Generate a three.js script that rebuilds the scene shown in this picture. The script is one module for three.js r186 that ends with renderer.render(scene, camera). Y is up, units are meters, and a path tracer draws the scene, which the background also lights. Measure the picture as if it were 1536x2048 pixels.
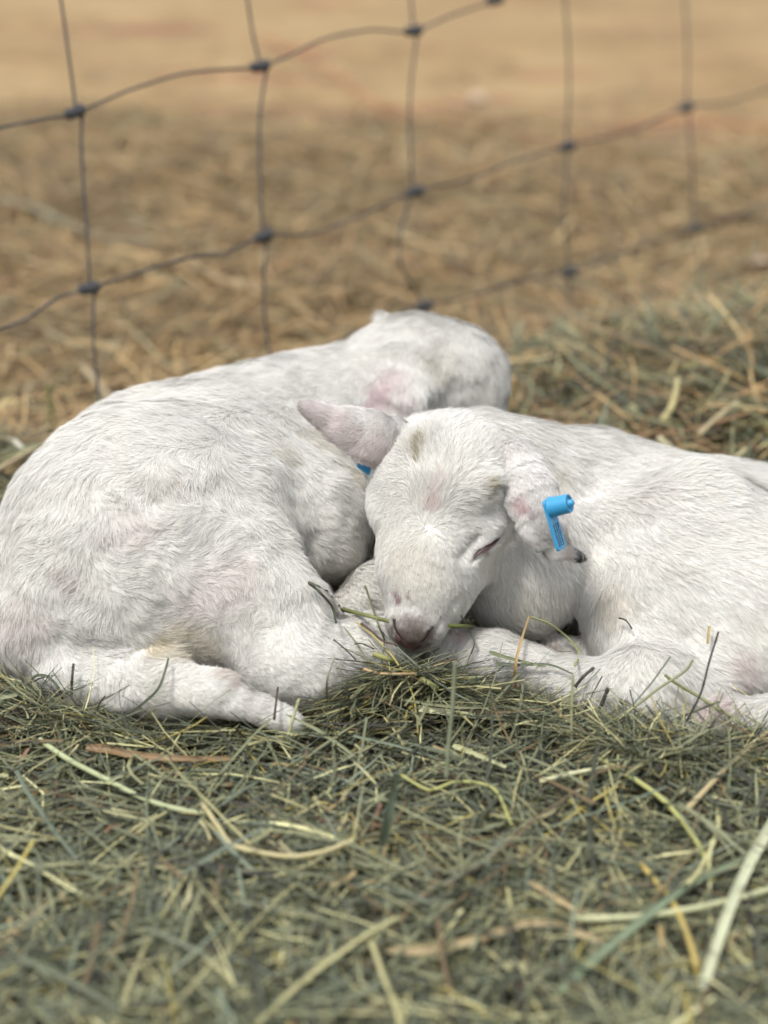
import * as THREE from 'three';
import { mergeGeometries } from 'three/addons/utils/BufferGeometryUtils.js';
import { ImprovedNoise } from 'three/addons/math/ImprovedNoise.js';

// ---------------------------------------------------------------- camera, sky, sun, exposure
const scene = new THREE.Scene();
const PITCH = 21 * Math.PI / 180, CAM_H = 0.565, TAN = 0.24;
const camera = new THREE.PerspectiveCamera(2 * Math.atan(TAN) * 180 / Math.PI, 0.75, 0.05, 400);
const F = new THREE.Vector3(0, -Math.sin(PITCH), -Math.cos(PITCH)), U = new THREE.Vector3(0, Math.cos(PITCH), -Math.sin(PITCH));
camera.position.set(0, CAM_H, 0);
camera.lookAt(camera.position.clone().add(F));
camera.focus = 1.268; camera.userData.fStop = 4.0;

const renderer = new THREE.WebGLRenderer({ antialias: true });
renderer.toneMapping = THREE.LinearToneMapping;
renderer.toneMappingExposure = 1.5;
renderer.shadowMap.enabled = true;

{ // even bright overcast, a little brighter overhead
  const W = 64, Hh = 32, a = new Float32Array(W * Hh * 4);
  for (let j = 0; j < Hh; j++) for (let i = 0; i < W; i++) {
    const up = Math.sin(((j + 0.5) / Hh - 0.5) * Math.PI), t = Math.max(0, up);
    const l = up < 0 ? 0.35 : 0.47 + 0.43 * t;
    a.set(up < 0 ? [l * 1.0, l * 0.9, l * 0.75, 1] : [l * 0.95, l * 1.0, l * (1.06 + 0.04 * t), 1], (j * W + i) * 4);
  }
  const sky = new THREE.DataTexture(a, W, Hh, THREE.RGBAFormat, THREE.FloatType);
  sky.mapping = THREE.EquirectangularReflectionMapping; sky.magFilter = sky.minFilter = THREE.LinearFilter; sky.needsUpdate = true;
  scene.background = sky; scene.environment = sky; 
}
const sun = new THREE.DirectionalLight(new THREE.Color(1, 0.975, 0.935), 2.4);
sun.position.set(-1.3, 3.7, 0.3); sun.target.position.set(0, 0, -1.4);
sun.castShadow = true; sun.shadow.radius = 24; sun.shadow.mapSize.set(2048, 2048);
Object.assign(sun.shadow.camera, { left: -3, right: 3, top: 3, bottom: -3, near: 0.1, far: 12 });
scene.add(sun, sun.target);

// ---------------------------------------------------------------- small helpers
function rng(seed) { let a = seed >>> 0; return () => { a = (a + 0x6D2B79F5) | 0; let t = Math.imul(a ^ (a >>> 15), 1 | a); t = (t + Math.imul(t ^ (t >>> 7), 61 | t)) ^ t; return ((t ^ (t >>> 14)) >>> 0) / 4294967296; }; }
const perlin = new ImprovedNoise();
const N3 = (x, y, z) => perlin.noise(x, y, z);
const clamp = (x, a, b) => Math.min(b, Math.max(a, x)), lerp = (a, b, t) => a + (b - a) * t;
const sstep = (a, b, x) => { const t = clamp((x - a) / (b - a), 0, 1); return t * t * (3 - 2 * t); };
const taken = {};
function numbered(n) { const k = taken[n] = (taken[n] ?? -1) + 1; return k ? n + '_' + String(k).padStart(3, '0') : n; }
function tag(o, label, category, group, kind) { o.userData.label = label; if (category) o.userData.category = category; if (group) o.userData.group = group; if (kind) o.userData.kind = kind; return o; }
const shade = (o) => { o.castShadow = o.receiveShadow = true; return o; };
function part(name, geo, mat, parent) { const m = shade(new THREE.Mesh(geo, mat)); m.name = name; parent.add(m); return m; }
// frame of reference for modelling: x right, y up the lens, d away; px on the 1536 x 2048 measure of the photograph
const V = (px, py, d) => [(px - 768) / 1024 * TAN * d, -(py - 1024) / 1024 * TAN * d, d];
const PX = (d) => TAN * d / 1024;
const toWorld = (v) => new THREE.Vector3(v[0], CAM_H + v[1] * U.y + v[2] * F.y, v[1] * U.z + v[2] * F.z);
const dirWorld = (x, y, d) => new THREE.Vector3(x, y * U.y + d * F.y, y * U.z + d * F.z);
const toView = (p) => { const y = p.y - CAM_H; return [p.x, y * U.y + p.z * U.z, y * F.y + p.z * F.z]; };

// ---------------------------------------------------------------- ground
const groundPoint = (px, py, h = 0) => { const v = toWorld(V(px, py, 1)); const t = (CAM_H - h) / (CAM_H - v.y); return [v.x * t, h, v.z * t]; };
const edgeD = (x) => 1.67 + 0.38 * sstep(-0.25, 0.38, x) + 0.05 * N3(x * 4, 1.3, 0.2);   // far edge of the green hay
const g2 = (x, z, cx, cz, s) => Math.exp(-((x - cx) ** 2 + (z - cz) ** 2) / (2 * s * s));
const nosePile = [toWorld(V(800, 1300, 1.25)).x, 0, -1.122], nestA = groundPoint(330, 1400), nestB = groundPoint(1350, 1440);
const LIP = [[60, 1420], [190, 1470], [330, 1480], [470, 1475], [600, 1465], [960, 1440], [1120, 1470], [1290, 1515], [1450, 1515]].map(([x, y]) => { const p = groundPoint(x, y); return [p[0], p[2]]; });
function H(x, z) {
  const D = -z, e = edgeD(x);
  let h = -0.045 + 0.045 * (1 - sstep(e - 0.10, e + 0.06, D));
  h += 0.018 * g2(x, z, -0.33, -1.58, 0.08);
  h += 0.045 * g2(x, z, 0.42, -1.72, 0.16) * (1 - sstep(e, e + 0.1, D));
  h += 0.028 * g2(x, z, nosePile[0], nosePile[2] + 0.002, 0.022);
  for (const [a, b] of LIP) h += 0.0015 * g2(x, z, a, b, 0.035);
  h += 0.008 * N3(x * 7, 0.5, z * 7) + 0.005 * N3(x * 19, 4.5, z * 19);
  if (D > 3.4) h = lerp(h, -0.05 + 0.03 * N3(x * 0.6, 8, z * 0.6), sstep(3.4, 5, D));
  return h;
}
{
  const xs = [], zs = [];
  for (let x = -3; x <= 3.0001; x += 0.025) xs.push(x);
  for (let x = 3.3; x < 160; x *= 1.35) { xs.push(x); xs.unshift(-x); }
  for (let z = 0.8; z >= -9; z -= 0.025) zs.push(z);
  for (let z = -9.4; z > -300; z *= 1.3) zs.push(z);
  for (let z = 1.5; z < 100; z *= 1.6) zs.unshift(z);
  const pos = [], col = [], idx = [], c = new THREE.Color();
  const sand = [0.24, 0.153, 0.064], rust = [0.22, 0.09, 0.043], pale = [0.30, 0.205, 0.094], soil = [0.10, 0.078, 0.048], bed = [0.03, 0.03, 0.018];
  for (const z of zs) for (const x of xs) {
    pos.push(x, H(x, z) - 0.012, z);
    const D = -z, e = edgeD(x);
    const sandy = sstep(2.75, 3.25, D + 0.16 * N3(x * 2.1, 3, z * 2.1) - 0.35 * sstep(0.2, -0.6, x) * 0.6 + (x > 0.2 ? 0.12 : 0));
    const m = N3(x * 0.9 + 5, z * 0.9, 2) + 0.5 * N3(x * 2.6, z * 2.6, 7), p = N3(x * 3.3, z * 6, 11), f = N3(x * 21, z * 21, 3);
    const r = sstep(0.22, 0.5, p) * (x < 0.35 ? 0.75 : 0.25);
    for (let k = 0; k < 3; k++) {
      const s = lerp(lerp(sand[k], pale[k], clamp(m + 0.4, 0, 1)), rust[k], r) * (1 + 0.16 * f + 0.16 * N3(x * 6, z * 9, 5) + 0.12 * N3(x * 2.3 + 9, z * 3, 1));
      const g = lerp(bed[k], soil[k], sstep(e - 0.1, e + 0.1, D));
      col.push(lerp(g, s, sandy));
    }
  }
  const w = xs.length;
  for (let j = 0; j + 1 < zs.length; j++) for (let i = 0; i + 1 < w; i++) { const a = j * w + i; idx.push(a, a + 1, a + w, a + 1, a + w + 1, a + w); }
  const g = new THREE.BufferGeometry();
  g.setAttribute('position', new THREE.Float32BufferAttribute(pos, 3)); g.setAttribute('color', new THREE.Float32BufferAttribute(col, 3)); g.setIndex(idx); g.computeVertexNormals();
  const m = shade(new THREE.Mesh(g, new THREE.MeshStandardMaterial({ vertexColors: true, roughness: 0.95, side: THREE.DoubleSide }))); m.name = 'ground';
  tag(m, 'tan sandy ground stretching away behind the wire fence', null, null, 'structure'); scene.add(m);
}

// ---------------------------------------------------------------- distance fields
function ell(px, py, d, a, b, c, ang = 0, k = 0.018) {   // ellipsoid, radii in px at its depth, ang turns it in the picture plane (degrees, clockwise)
  const s = PX(d), t = ang * Math.PI / 180; 
  return { t: 0, c: V(px, py, d), r: [a * s, b * s, c * s], cs: Math.cos(t), sn: Math.sin(t), k, R: Math.max(a, b, c) * s };
}
function cap(p, r1, q, r2, k = 0.018, flat = 1) {        // tapered capsule between two [px, py, depth]
  const A = V(...p), B = V(...q); const ra = r1 * PX(p[2]), rb = r2 * PX(q[2]);
  const c = [(A[0] + B[0]) / 2, (A[1] + B[1]) / 2, (A[2] + B[2]) / 2];
  return { t: 1, a: A, b: B, ra, rb, k, flat, c, R: Math.hypot(A[0] - B[0], A[1] - B[1], A[2] - B[2]) / 2 + Math.max(ra, rb) };
}
function primD(o, x, y, z) {
  if (o.t === 0) {
    const dx = x - o.c[0], dy = y - o.c[1], dz = z - o.c[2];
    const u = dx * o.cs - dy * o.sn, v = dx * o.sn + dy * o.cs;
    const a = u / o.r[0], b = v / o.r[1], c = dz / o.r[2], k0 = Math.hypot(a, b, c), k1 = Math.hypot(a / o.r[0], b / o.r[1], c / o.r[2]);
    return k1 < 1e-9 ? -Math.min(...o.r) : k0 * (k0 - 1) / k1;
  }
  const f = 1 / o.flat, bx = o.b[0] - o.a[0], by = o.b[1] - o.a[1], bz = (o.b[2] - o.a[2]), px = x - o.a[0], py = y - o.a[1], pz = (z - o.a[2]);
  let t = (px * bx + py * by + pz * bz) / (bx * bx + by * by + bz * bz); t = t < 0 ? 0 : t > 1 ? 1 : t;
  return (Math.hypot(px - bx * t, py - by * t, (pz - bz * t) * f) - (o.ra + (o.rb - o.ra) * t)) * (o.flat < 1 ? o.flat : 1);
}
function field(prims, bump) {
  return (x, y, z) => {
    let d = 1e3;
    for (const o of prims) {
      const far = Math.hypot(x - o.c[0], y - o.c[1], z - o.c[2]) - o.R;
      if (o.cut) { if (far < 0.01) { const e = -primD(o, x, y, z), h = clamp(0.5 + 0.5 * (e - d) / o.k, 0, 1); d = lerp(d, e, h) + o.k * h * (1 - h); } continue; }
      if (far > d + o.k) continue;
      const e = primD(o, x, y, z), h = clamp(0.5 + 0.5 * (e - d) / o.k, 0, 1);
      d = lerp(e, d, h) - o.k * h * (1 - h);
    }
    if (bump && d < 0.02 && d > -0.02) d += bump(x, y, z);
    return d;
  };
}
const cutOut = (o) => { o.cut = true; return o; };
function grad(f, x, y, z, e = 0.0012) {
  let a = f(x + e, y, z) - f(x - e, y, z), b = f(x, y + e, z) - f(x, y - e, z), c = f(x, y, z + e) - f(x, y, z - e); const l = Math.hypot(a, b, c) || 1;
  return [a / l, b / l, c / l];
}
// surface nets on the blocks that the surface passes
function meshField(f, prims, h) {
  const lo = [1e9, 1e9, 1e9], hi = [-1e9, -1e9, -1e9];
  for (const o of prims) if (!o.cut) for (let i = 0; i < 3; i++) { lo[i] = Math.min(lo[i], o.c[i] - o.R); hi[i] = Math.max(hi[i], o.c[i] + o.R); }
  const B = 6, n = [0, 1, 2].map((i) => Math.ceil((hi[i] - lo[i] + 0.012) / h / B) * B + 1), org = lo.map((v) => v - 0.006);
  const g = new Float32Array(n[0] * n[1] * n[2]).fill(9), at = (i, j, k) => i + n[0] * (j + n[1] * k), half = B * h * 0.87;
  const blocks = [];
  for (let k = 0; k < n[2] - 1; k += B) for (let j = 0; j < n[1] - 1; j += B) for (let i = 0; i < n[0] - 1; i += B) {
    const c = f(org[0] + (i + B / 2) * h, org[1] + (j + B / 2) * h, org[2] + (k + B / 2) * h);
    if (Math.abs(c) > half * 1.6 + 0.006) continue;
    blocks.push([i, j, k]);
    for (let kk = k; kk <= k + B; kk++) for (let jj = j; jj <= j + B; jj++) for (let ii = i; ii <= i + B; ii++) { const q = at(ii, jj, kk); if (g[q] === 9) g[q] = f(org[0] + ii * h, org[1] + jj * h, org[2] + kk * h); }
  }
  const vid = new Map(), P = [];
  for (const [bi, bj, bk] of blocks) for (let k = bk; k < bk + B; k++) for (let j = bj; j < bj + B; j++) for (let i = bi; i < bi + B; i++) {
    const q = at(i, j, k); let cnt = 0, sx = 0, sy = 0, sz = 0; const s0 = g[q] < 0;
    const edge = (a, b, ax, ox, oy, oz) => { const u = g[a], v = g[b]; if ((u < 0) !== (v < 0)) { const t = u / (u - v); cnt++; sx += ox + (ax === 0 ? t : 0); sy += oy + (ax === 1 ? t : 0); sz += oz + (ax === 2 ? t : 0); } };
    let any = false; for (let m = 1; m < 8 && !any; m++) any = (g[at(i + (m & 1), j + ((m >> 1) & 1), k + (m >> 2))] < 0) !== s0;
    if (!any) continue;
    for (let a = 0; a < 2; a++) for (let b = 0; b < 2; b++) { edge(at(i, j + a, k + b), at(i + 1, j + a, k + b), 0, 0, a, b); edge(at(i + a, j, k + b), at(i + a, j + 1, k + b), 1, a, 0, b); edge(at(i + a, j + b, k), at(i + a, j + b, k + 1), 2, a, b, 0); }
    vid.set(q, P.length / 3); P.push(org[0] + (i + sx / cnt) * h, org[1] + (j + sy / cnt) * h, org[2] + (k + sz / cnt) * h);
  }
  const idx = [], st = [1, n[0], n[0] * n[1]];
  for (const [q] of vid) for (let ax = 0; ax < 3; ax++) {
    const u = g[q], v = g[q + st[ax]]; if (u === 9 || v === 9 || (u < 0) === (v < 0)) continue;
    const b = st[(ax + 1) % 3], c = st[(ax + 2) % 3], v0 = vid.get(q), v1 = vid.get(q - b), v2 = vid.get(q - b - c), v3 = vid.get(q - c);
    if (v1 === undefined || v2 === undefined || v3 === undefined) continue;
    if (u < 0) idx.push(v0, v2, v1, v0, v3, v2); else idx.push(v0, v1, v2, v0, v2, v3);   // the depth axis points away, so the winding is mirrored
  }
  return { P, idx };
}

// ---------------------------------------------------------------- the two lambs as fields
const bumpA = (x, y, z) => 0.0022 * N3(x * 34, y * 34, z * 34) + 0.0008 * N3(x * 90, y * 90, z * 90 + 3);
const primsA = [
  cap([330, 960, 1.40], 165, [600, 885, 1.45], 150),                 // back
  cap([250, 935, 1.365], 122, [520, 885, 1.405], 128, 0.04),        // loin
  cap([590, 880, 1.45], 150, [800, 770, 1.475], 122, 0.03),         // neck
  ell(640, 980, 1.42, 130, 150, 150, 0, 0.03),                      // rib side
  cap([835, 742, 1.475], 116, [905, 752, 1.48], 96, 0.014),        // skull
  cap([905, 752, 1.48], 92, [940, 850, 1.485], 68, 0.02),           // face turned away
  ell(970, 757, 1.478, 30, 34, 34, 0, 0.012),                       // brow
  cap([775, 650, 1.50], 22, [765, 634, 1.50], 12, 0.012),           // far ear
  cap([820, 735, 1.432], 20, [800, 800, 1.418], 46, 0.012, 0.3),   // near ear lying down
  ell(645, 1046, 1.345, 104, 122, 125, 0, 0.014),                   // shoulder
  ell(590, 960, 1.40, 90, 90, 90, 0, 0.03),
  ell(300, 1112, 1.315, 306, 306, 300, -35, 0.018),                 // haunch
  ell(85, 1235, 1.30, 112, 140, 150, 0, 0.03),                      // rump
  ell(480, 1180, 1.27, 130, 150, 110, 0, 0.02),
  cap([585, 1210, 1.262], 72, [600, 1335, 1.245], 72, 0.016),        // stifle
  cap([525, 1200, 1.266], 70, [535, 1335, 1.248], 62, 0.016),
  cap([610, 1335, 1.25], 70, [745, 1285, 1.265], 50, 0.012),        // shank reaching right
  cap([745, 1285, 1.265], 46, [790, 1300, 1.275], 34, 0.012),
  cap([690, 1240, 1.305], 50, [745, 1180, 1.315], 46, 0.006),       // foreleg behind
  cap([745, 1180, 1.315], 46, [800, 1215, 1.31], 40, 0.01),
  ell(500, 955, 1.352, 150, 135, 130, 35, 0.045),                    // flank between haunch and shoulder
  cap([150, 1360, 1.262], 68, [320, 1378, 1.235], 58, 0.014),       // lower hind leg lying in front
  cap([320, 1378, 1.235], 54, [440, 1385, 1.215], 40, 0.012),
  cap([440, 1388, 1.217], 38, [575, 1442, 1.214], 24, 0.01),
];
const fA = field(primsA, bumpA);

const bumpB = (x, y, z) => 0.0014 * N3(x * 40, y * 40, z * 40);
const headB0 = [
  ell(1420, 1180, 1.37, 290, 232, 300, 10, 0.04),                          // barrel
  cap([1190, 985, 1.40], 128, [1500, 1104, 1.40], 146, 0.03),       // back line
  cap([1500, 1104, 1.40], 146, [1700, 1165, 1.40], 142, 0.03),
  cap([960, 930, 1.335], 112, [1130, 975, 1.37], 118, 0.02),        // neck
  ell(1045, 1130, 1.322, 128, 146, 125, 0, 0.016),                   // throat and chest
  ell(1320, 1230, 1.312, 152, 190, 150, 12, 0.013),                  // shoulder
  cap([1190, 1090, 1.33], 58, [1400, 1000, 1.325], 68, 0.03),        // shoulder blade
  ell(1570, 1275, 1.295, 155, 150, 140, 0, 0.03),
  cap([1440, 1320, 1.285], 76, [1400, 1405, 1.266], 52, 0.016),                   // thigh
  ell(1295, 1382, 1.262, 98, 100, 95, 0, 0.016),                    // elbow
  cap([1270, 1395, 1.252], 68, [1170, 1375, 1.26], 50, 0.014),      // foreleg
  cap([1170, 1375, 1.26], 48, [1000, 1316, 1.275], 46, 0.01),
  cap([1000, 1316, 1.275], 46, [900, 1300, 1.285], 49, 0.01),
  cap([1180, 1320, 1.315], 38, [1110, 1300, 1.32], 34, 0.006),      // other foreleg
  cap([1375, 1465, 1.236], 34, [1460, 1440, 1.232], 42, 0.008),     // hind pastern
  cap([1460, 1440, 1.232], 42, [1640, 1430, 1.23], 48, 0.01),
  // head
  ell(895, 955, 1.285, 132, 128, 135, 20, 0.012),                   // skull
  cap([885, 1010, 1.272], 128, [860, 1130, 1.262], 92, 0.03),       // face
  cap([860, 1130, 1.262], 88, [834, 1236, 1.255], 54, 0.02),
  ell(905, 1090, 1.285, 72, 78, 66, 25, 0.018),                      // cheek
  ell(858, 1195, 1.268, 40, 62, 46, 25, 0.016),                      // jaw
  ell(830, 1250, 1.2515, 46, 36, 42, 8, 0.010),                     // muzzle
  ell(824, 1270, 1.264, 30, 20, 36, 0, 0.008),                      // chin
  ell(763, 1020, 1.268, 23, 33, 34, 0, 0.008),                      // brows
  ell(962, 1068, 1.254, 38, 25, 34, -35, 0.016),
  ell(848, 880, 1.245, 26, 26, 20, 0, 0.014),                       // horn buds
  ell(965, 972, 1.238, 30, 22, 20, -10, 0.012),
];
const fB0 = field(headB0, bumpB);
function march(f, px, py, d0 = 1.05, d1 = 1.7) {
  for (let d = d0, i = 0; d < d1 && i < 400; i++) { const e = f(...V(px, py, d)); if (e < 0.0003) return d; d += Math.max(0.0004, e * 0.7); }
  return null;
}
const onB = (px, py, in_ = 0) => [px, py, (march(fB0, px, py) ?? 1.27) + in_];
const EYE = [[944, 1120], [957, 1107], [972, 1097], [988, 1086], [1000, 1076]];
const NOSTRIL = [[[788, 1238], [790, 1254], [797, 1268], [808, 1280]], [[866, 1253], [858, 1262], [852, 1275], [840, 1285]]];
const primsB = headB0.slice();
for (let i = 0; i < 4; i++) primsB.push(cutOut(cap(onB(...EYE[i], 0.0006), i ? 5 : 3, onB(...EYE[i + 1], 0.0006), i < 3 ? 5 : 3, 0.0022)));
for (const n of NOSTRIL) for (let i = 0; i < 3; i++) primsB.push(cutOut(cap(onB(...n[i], 0.0005), i ? 3.5 : 6, onB(...n[i + 1], 0.0005), 4, 0.002)));
primsB.push(cutOut(cap(onB(905, 1195, 0.001), 4, onB(868, 1262, 0.001), 4, 0.004)));   // corner of the mouth
primsB.push(cutOut(cap(onB(926, 1104, -0.0012), 6, onB(952, 1080, -0.0012), 6, 0.008)));   // hollow over the lid
primsB.push(cutOut(cap(onB(975, 985, 0), 5, onB(1000, 978, 0), 6, 0.006)));
const fB = field(primsB, bumpB);
const earPrims1 = [ // ear held out to the left, rolled
  cap([832, 880, 1.290], 38, [785, 888, 1.266], 41, 0.012, 0.5),
  cap([785, 888, 1.266], 41, [735, 868, 1.255], 31, 0.008, 0.34),
  cap([735, 868, 1.255], 31, [685, 852, 1.25], 22, 0.008, 0.36),
  cap([685, 852, 1.25], 22, [645, 832, 1.25], 15, 0.006, 0.55),
  cap([645, 832, 1.25], 14, [618, 817, 1.251], 15, 0.005, 0.9),
];
const earPrims2 = [ // ear hanging on the right, its tip turned out
  cap([985, 905, 1.292], 34, [1032, 930, 1.262], 34, 0.014, 0.6),
  cap([1032, 930, 1.262], 34, [1060, 985, 1.246], 33, 0.012, 0.42),
  cap([1060, 985, 1.246], 32, [1088, 1055, 1.244], 25, 0.01, 0.36),
  cap([1088, 1055, 1.244], 24, [1108, 1092, 1.250], 18, 0.007, 0.4),
  cap([1108, 1092, 1.250], 15, [1154, 1110, 1.250], 8, 0.005, 0.7),
  cap([1044, 1000, 1.25], 20, [1043, 1030, 1.252], 12, 0.006, 0.4),
];
const fE1 = field(earPrims1, (x, y, z) => 0.0003 * N3(x * 120, y * 120, z * 120)), fE2 = field(earPrims2, (x, y, z) => 0.0003 * N3(x * 120, y * 120, z * 120));
const fAll = (x, y, z) => Math.min(fA(x, y, z), fB(x, y, z), fE1(x, y, z), fE2(x, y, z));

// ---------------------------------------------------------------- colour and lie of the coat
const spot = (f, px, py, r, color, amount = 1) => { const d = march(f, px, py) ?? 1.3; return { c: V(px, py, d), r: r * PX(d), color, amount }; };
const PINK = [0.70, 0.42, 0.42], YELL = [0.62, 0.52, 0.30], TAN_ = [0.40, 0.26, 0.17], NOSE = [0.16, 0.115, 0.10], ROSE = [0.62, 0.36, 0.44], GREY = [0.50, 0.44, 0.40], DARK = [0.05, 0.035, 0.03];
const spotsA = [
  spot(fA, 760, 785, 34, ROSE, 0.5), spot(fA, 785, 750, 34, ROSE, 0.3), spot(fA, 742, 812, 22, ROSE, 0.55), spot(fA, 800, 800, 45, [0.78, 0.68, 0.69], 0.4),
  spot(fA, 330, 1300, 60, YELL, 0.35), spot(fA, 300, 1290, 25, YELL, 0.5), spot(fA, 400, 1200, 90, PINK, 0.12), spot(fA, 250, 1060, 60, PINK, 0.1), spot(fA, 390, 1310, 60, YELL, 0.25),
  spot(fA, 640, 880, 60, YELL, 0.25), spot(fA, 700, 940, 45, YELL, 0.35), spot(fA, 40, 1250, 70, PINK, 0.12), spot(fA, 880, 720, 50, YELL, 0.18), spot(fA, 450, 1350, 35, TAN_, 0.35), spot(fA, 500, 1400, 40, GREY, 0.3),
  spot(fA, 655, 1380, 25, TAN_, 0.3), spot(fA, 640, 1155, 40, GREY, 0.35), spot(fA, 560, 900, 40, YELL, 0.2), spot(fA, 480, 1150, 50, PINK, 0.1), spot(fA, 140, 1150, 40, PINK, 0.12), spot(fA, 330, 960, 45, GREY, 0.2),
];
const spotsB = [
  spot(fB, 826, 1275, 68, [0.30, 0.24, 0.21], 0.75), spot(fB, 825, 1285, 50, NOSE, 0.85), spot(fB, 824, 1288, 26, [0.11, 0.07, 0.065], 0.9), spot(fB, 800, 1270, 14, [0.24, 0.10, 0.10], 0.6), spot(fB, 820, 1292, 14, [0.36, 0.18, 0.16], 0.9), spot(fB, 795, 1190, 12, [0.30, 0.13, 0.15], 0.75), spot(fB, 788, 1175, 9, [0.30, 0.13, 0.15], 0.6), spot(fB, 812, 1178, 6, [0.2, 0.1, 0.1], 0.7),
  spot(fB, 861, 1018, 15, PINK, 0.4), spot(fB, 866, 996, 12, PINK, 0.22), spot(fB, 872, 970, 11, PINK, 0.2), spot(fB, 842, 902, 13, [0.40, 0.32, 0.16], 0.8), spot(fB, 838, 922, 9, [0.40, 0.32, 0.16], 0.8), spot(fB, 970, 976, 22, [0.42, 0.36, 0.20], 0.7),
  spot(fB, 968, 1100, 12, [0.34, 0.14, 0.14], 0.7), spot(fB, 940, 1070, 20, GREY, 0.3), spot(fB, 830, 1130, 70, YELL, 0.14), spot(fB, 905, 1335, 36, TAN_, 0.75), spot(fB, 880, 1338, 26, TAN_, 0.7), spot(fB, 930, 1262, 20, PINK, 0.4),
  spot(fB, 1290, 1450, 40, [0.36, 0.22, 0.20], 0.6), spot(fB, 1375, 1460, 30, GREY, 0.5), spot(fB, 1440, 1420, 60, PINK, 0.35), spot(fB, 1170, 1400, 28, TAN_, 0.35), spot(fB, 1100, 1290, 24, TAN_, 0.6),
  spot(fB, 1220, 1200, 50, YELL, 0.22), spot(fB, 1070, 1220, 90, YELL, 0.16), spot(fB, 1300, 1000, 55, GREY, 0.18), spot(fB, 1480, 1330, 45, PINK, 0.22), spot(fB, 1100, 960, 40, YELL, 0.22),
];
const spotsE = [
  spot(fE1, 685, 858, 48, PINK, 0.2), spot(fE1, 750, 905, 60, PINK, 0.25), spot(fE1, 640, 840, 40, [0.70, 0.60, 0.60], 0.5), spot(fE1, 615, 822, 34, [0.62, 0.52, 0.52], 0.5),
  spot(fE2, 1038, 1000, 22, PINK, 0.55), spot(fE2, 1052, 1012, 16, PINK, 0.5), spot(fE2, 1090, 1060, 30, [0.36, 0.33, 0.32], 0.5), spot(fE2, 1082, 1040, 34, [0.40, 0.37, 0.36], 0.3), spot(fE2, 1075, 1020, 28, [0.5, 0.47, 0.46], 0.45), spot(fE2, 1154, 1110, 14, DARK, 1), spot(fE2, 1128, 1100, 14, [0.62, 0.42, 0.30], 0.4),
];
const flows = (f, list) => list.map(([px, py, x, y]) => ({ c: V(px, py, march(f, px, py) ?? 1.35), d: [x, -y, 0] }));
const flowA = flows(fA, [[60, 1000, -0.5, 0.8], [200, 900, -0.8, 0.4], [350, 840, -0.9, 0.3], [500, 800, -0.8, 0.5], [620, 760, -0.7, 0.7], [740, 700, -0.6, 0.8], [880, 680, -0.5, 0.9], [950, 720, 0.3, 1], [860, 760, -0.3, 1],
  [230, 1020, -0.2, 0.8], [380, 1000, 0.9, 0.3], [500, 1000, 0.9, 0.5], [300, 1120, 0.8, 0.3], [430, 1120, 0.95, 0.25], [550, 1130, 0.7, 0.8], [120, 1150, -0.1, 1], [220, 1220, 0.5, 0.7], [380, 1250, 0.9, -0.3], [470, 1260, 0.5, -0.9], [540, 1270, 0.5, 0.9],
  [620, 1300, 0.6, 0.8], [720, 1280, 1, 0.2], [70, 1300, 0.3, 1], [200, 1350, 0.8, 0.5], [420, 1385, 1, 0.3], [640, 1000, 0.7, 0.6], [700, 1080, 0.6, 0.8], [560, 900, 0.7, 0.8], [640, 860, 0.6, 0.7], [800, 800, -0.4, 0.9], [720, 1190, 0.5, 0.6]]);
const flowB = flows(fB, [[861, 1012, 0.05, -1], [858, 1030, 0.1, -0.6], [865, 960, 0.05, -1], [862, 890, 0, -1], [930, 900, 0.6, -0.8], [960, 960, 1, -0.15], [990, 1020, 1, 0.25], [930, 1010, 1, 0], [800, 950, -0.8, -0.3], [790, 1000, -0.9, 0.4], [770, 1080, -0.6, 0.8], [825, 1050, -0.7, 0.7], [900, 1060, 0.9, 0.4], [860, 1110, 0.1, 1], [920, 1130, 0.7, 0.7],
  [840, 1180, 0.1, 1], [800, 1200, -0.3, 1], [880, 1180, 0.5, 0.9], [830, 1240, 0, 1], [900, 1230, 0.4, 0.9], [1040, 900, 0.8, 0.5], [1130, 900, 0.9, 0.3], [1250, 920, 1, 0.3], [1450, 980, 1, 0.3], [1120, 1000, 0.2, 1], [1050, 1130, 0.5, 0.9], [1080, 1220, 0.3, 1], [1000, 1200, 0.4, 0.9], [1200, 1050, 0.5, 0.9], [1300, 1050, 0.8, 0.7],
  [1200, 1200, 0.15, 1], [1300, 1200, 0.6, 0.8], [1450, 1150, 0.9, 0.5], [1450, 1300, 0.7, 0.6], [1300, 1350, 0.2, 1], [1230, 1390, -0.4, 0.8], [1100, 1350, -0.9, -0.1], [1000, 1310, -0.9, 0.2], [900, 1300, -0.6, 0.9], [1450, 1430, -0.7, 0.6], [1380, 1460, -0.5, 0.8]]);
const flowE = [...flows(fE1, [[760, 890, -0.5, 0.5], [700, 860, -0.9, -0.2], [640, 830, -0.8, -0.4], [750, 915, -0.1, 1]]), ...flows(fE2, [[1040, 940, 0.5, 0.9], [1040, 1010, 0.1, 1], [1042, 1040, 0, 1], [1080, 1040, 0.5, 0.9], [1120, 1095, 0.9, 0.5]])];
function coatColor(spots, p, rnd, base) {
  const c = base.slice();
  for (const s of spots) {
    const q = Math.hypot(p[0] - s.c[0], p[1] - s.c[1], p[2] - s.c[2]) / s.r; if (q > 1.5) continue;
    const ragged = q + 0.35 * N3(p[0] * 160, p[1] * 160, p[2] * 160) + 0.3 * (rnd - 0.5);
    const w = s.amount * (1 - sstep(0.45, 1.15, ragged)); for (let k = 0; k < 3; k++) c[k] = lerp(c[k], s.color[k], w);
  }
  return c;
}
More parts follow.
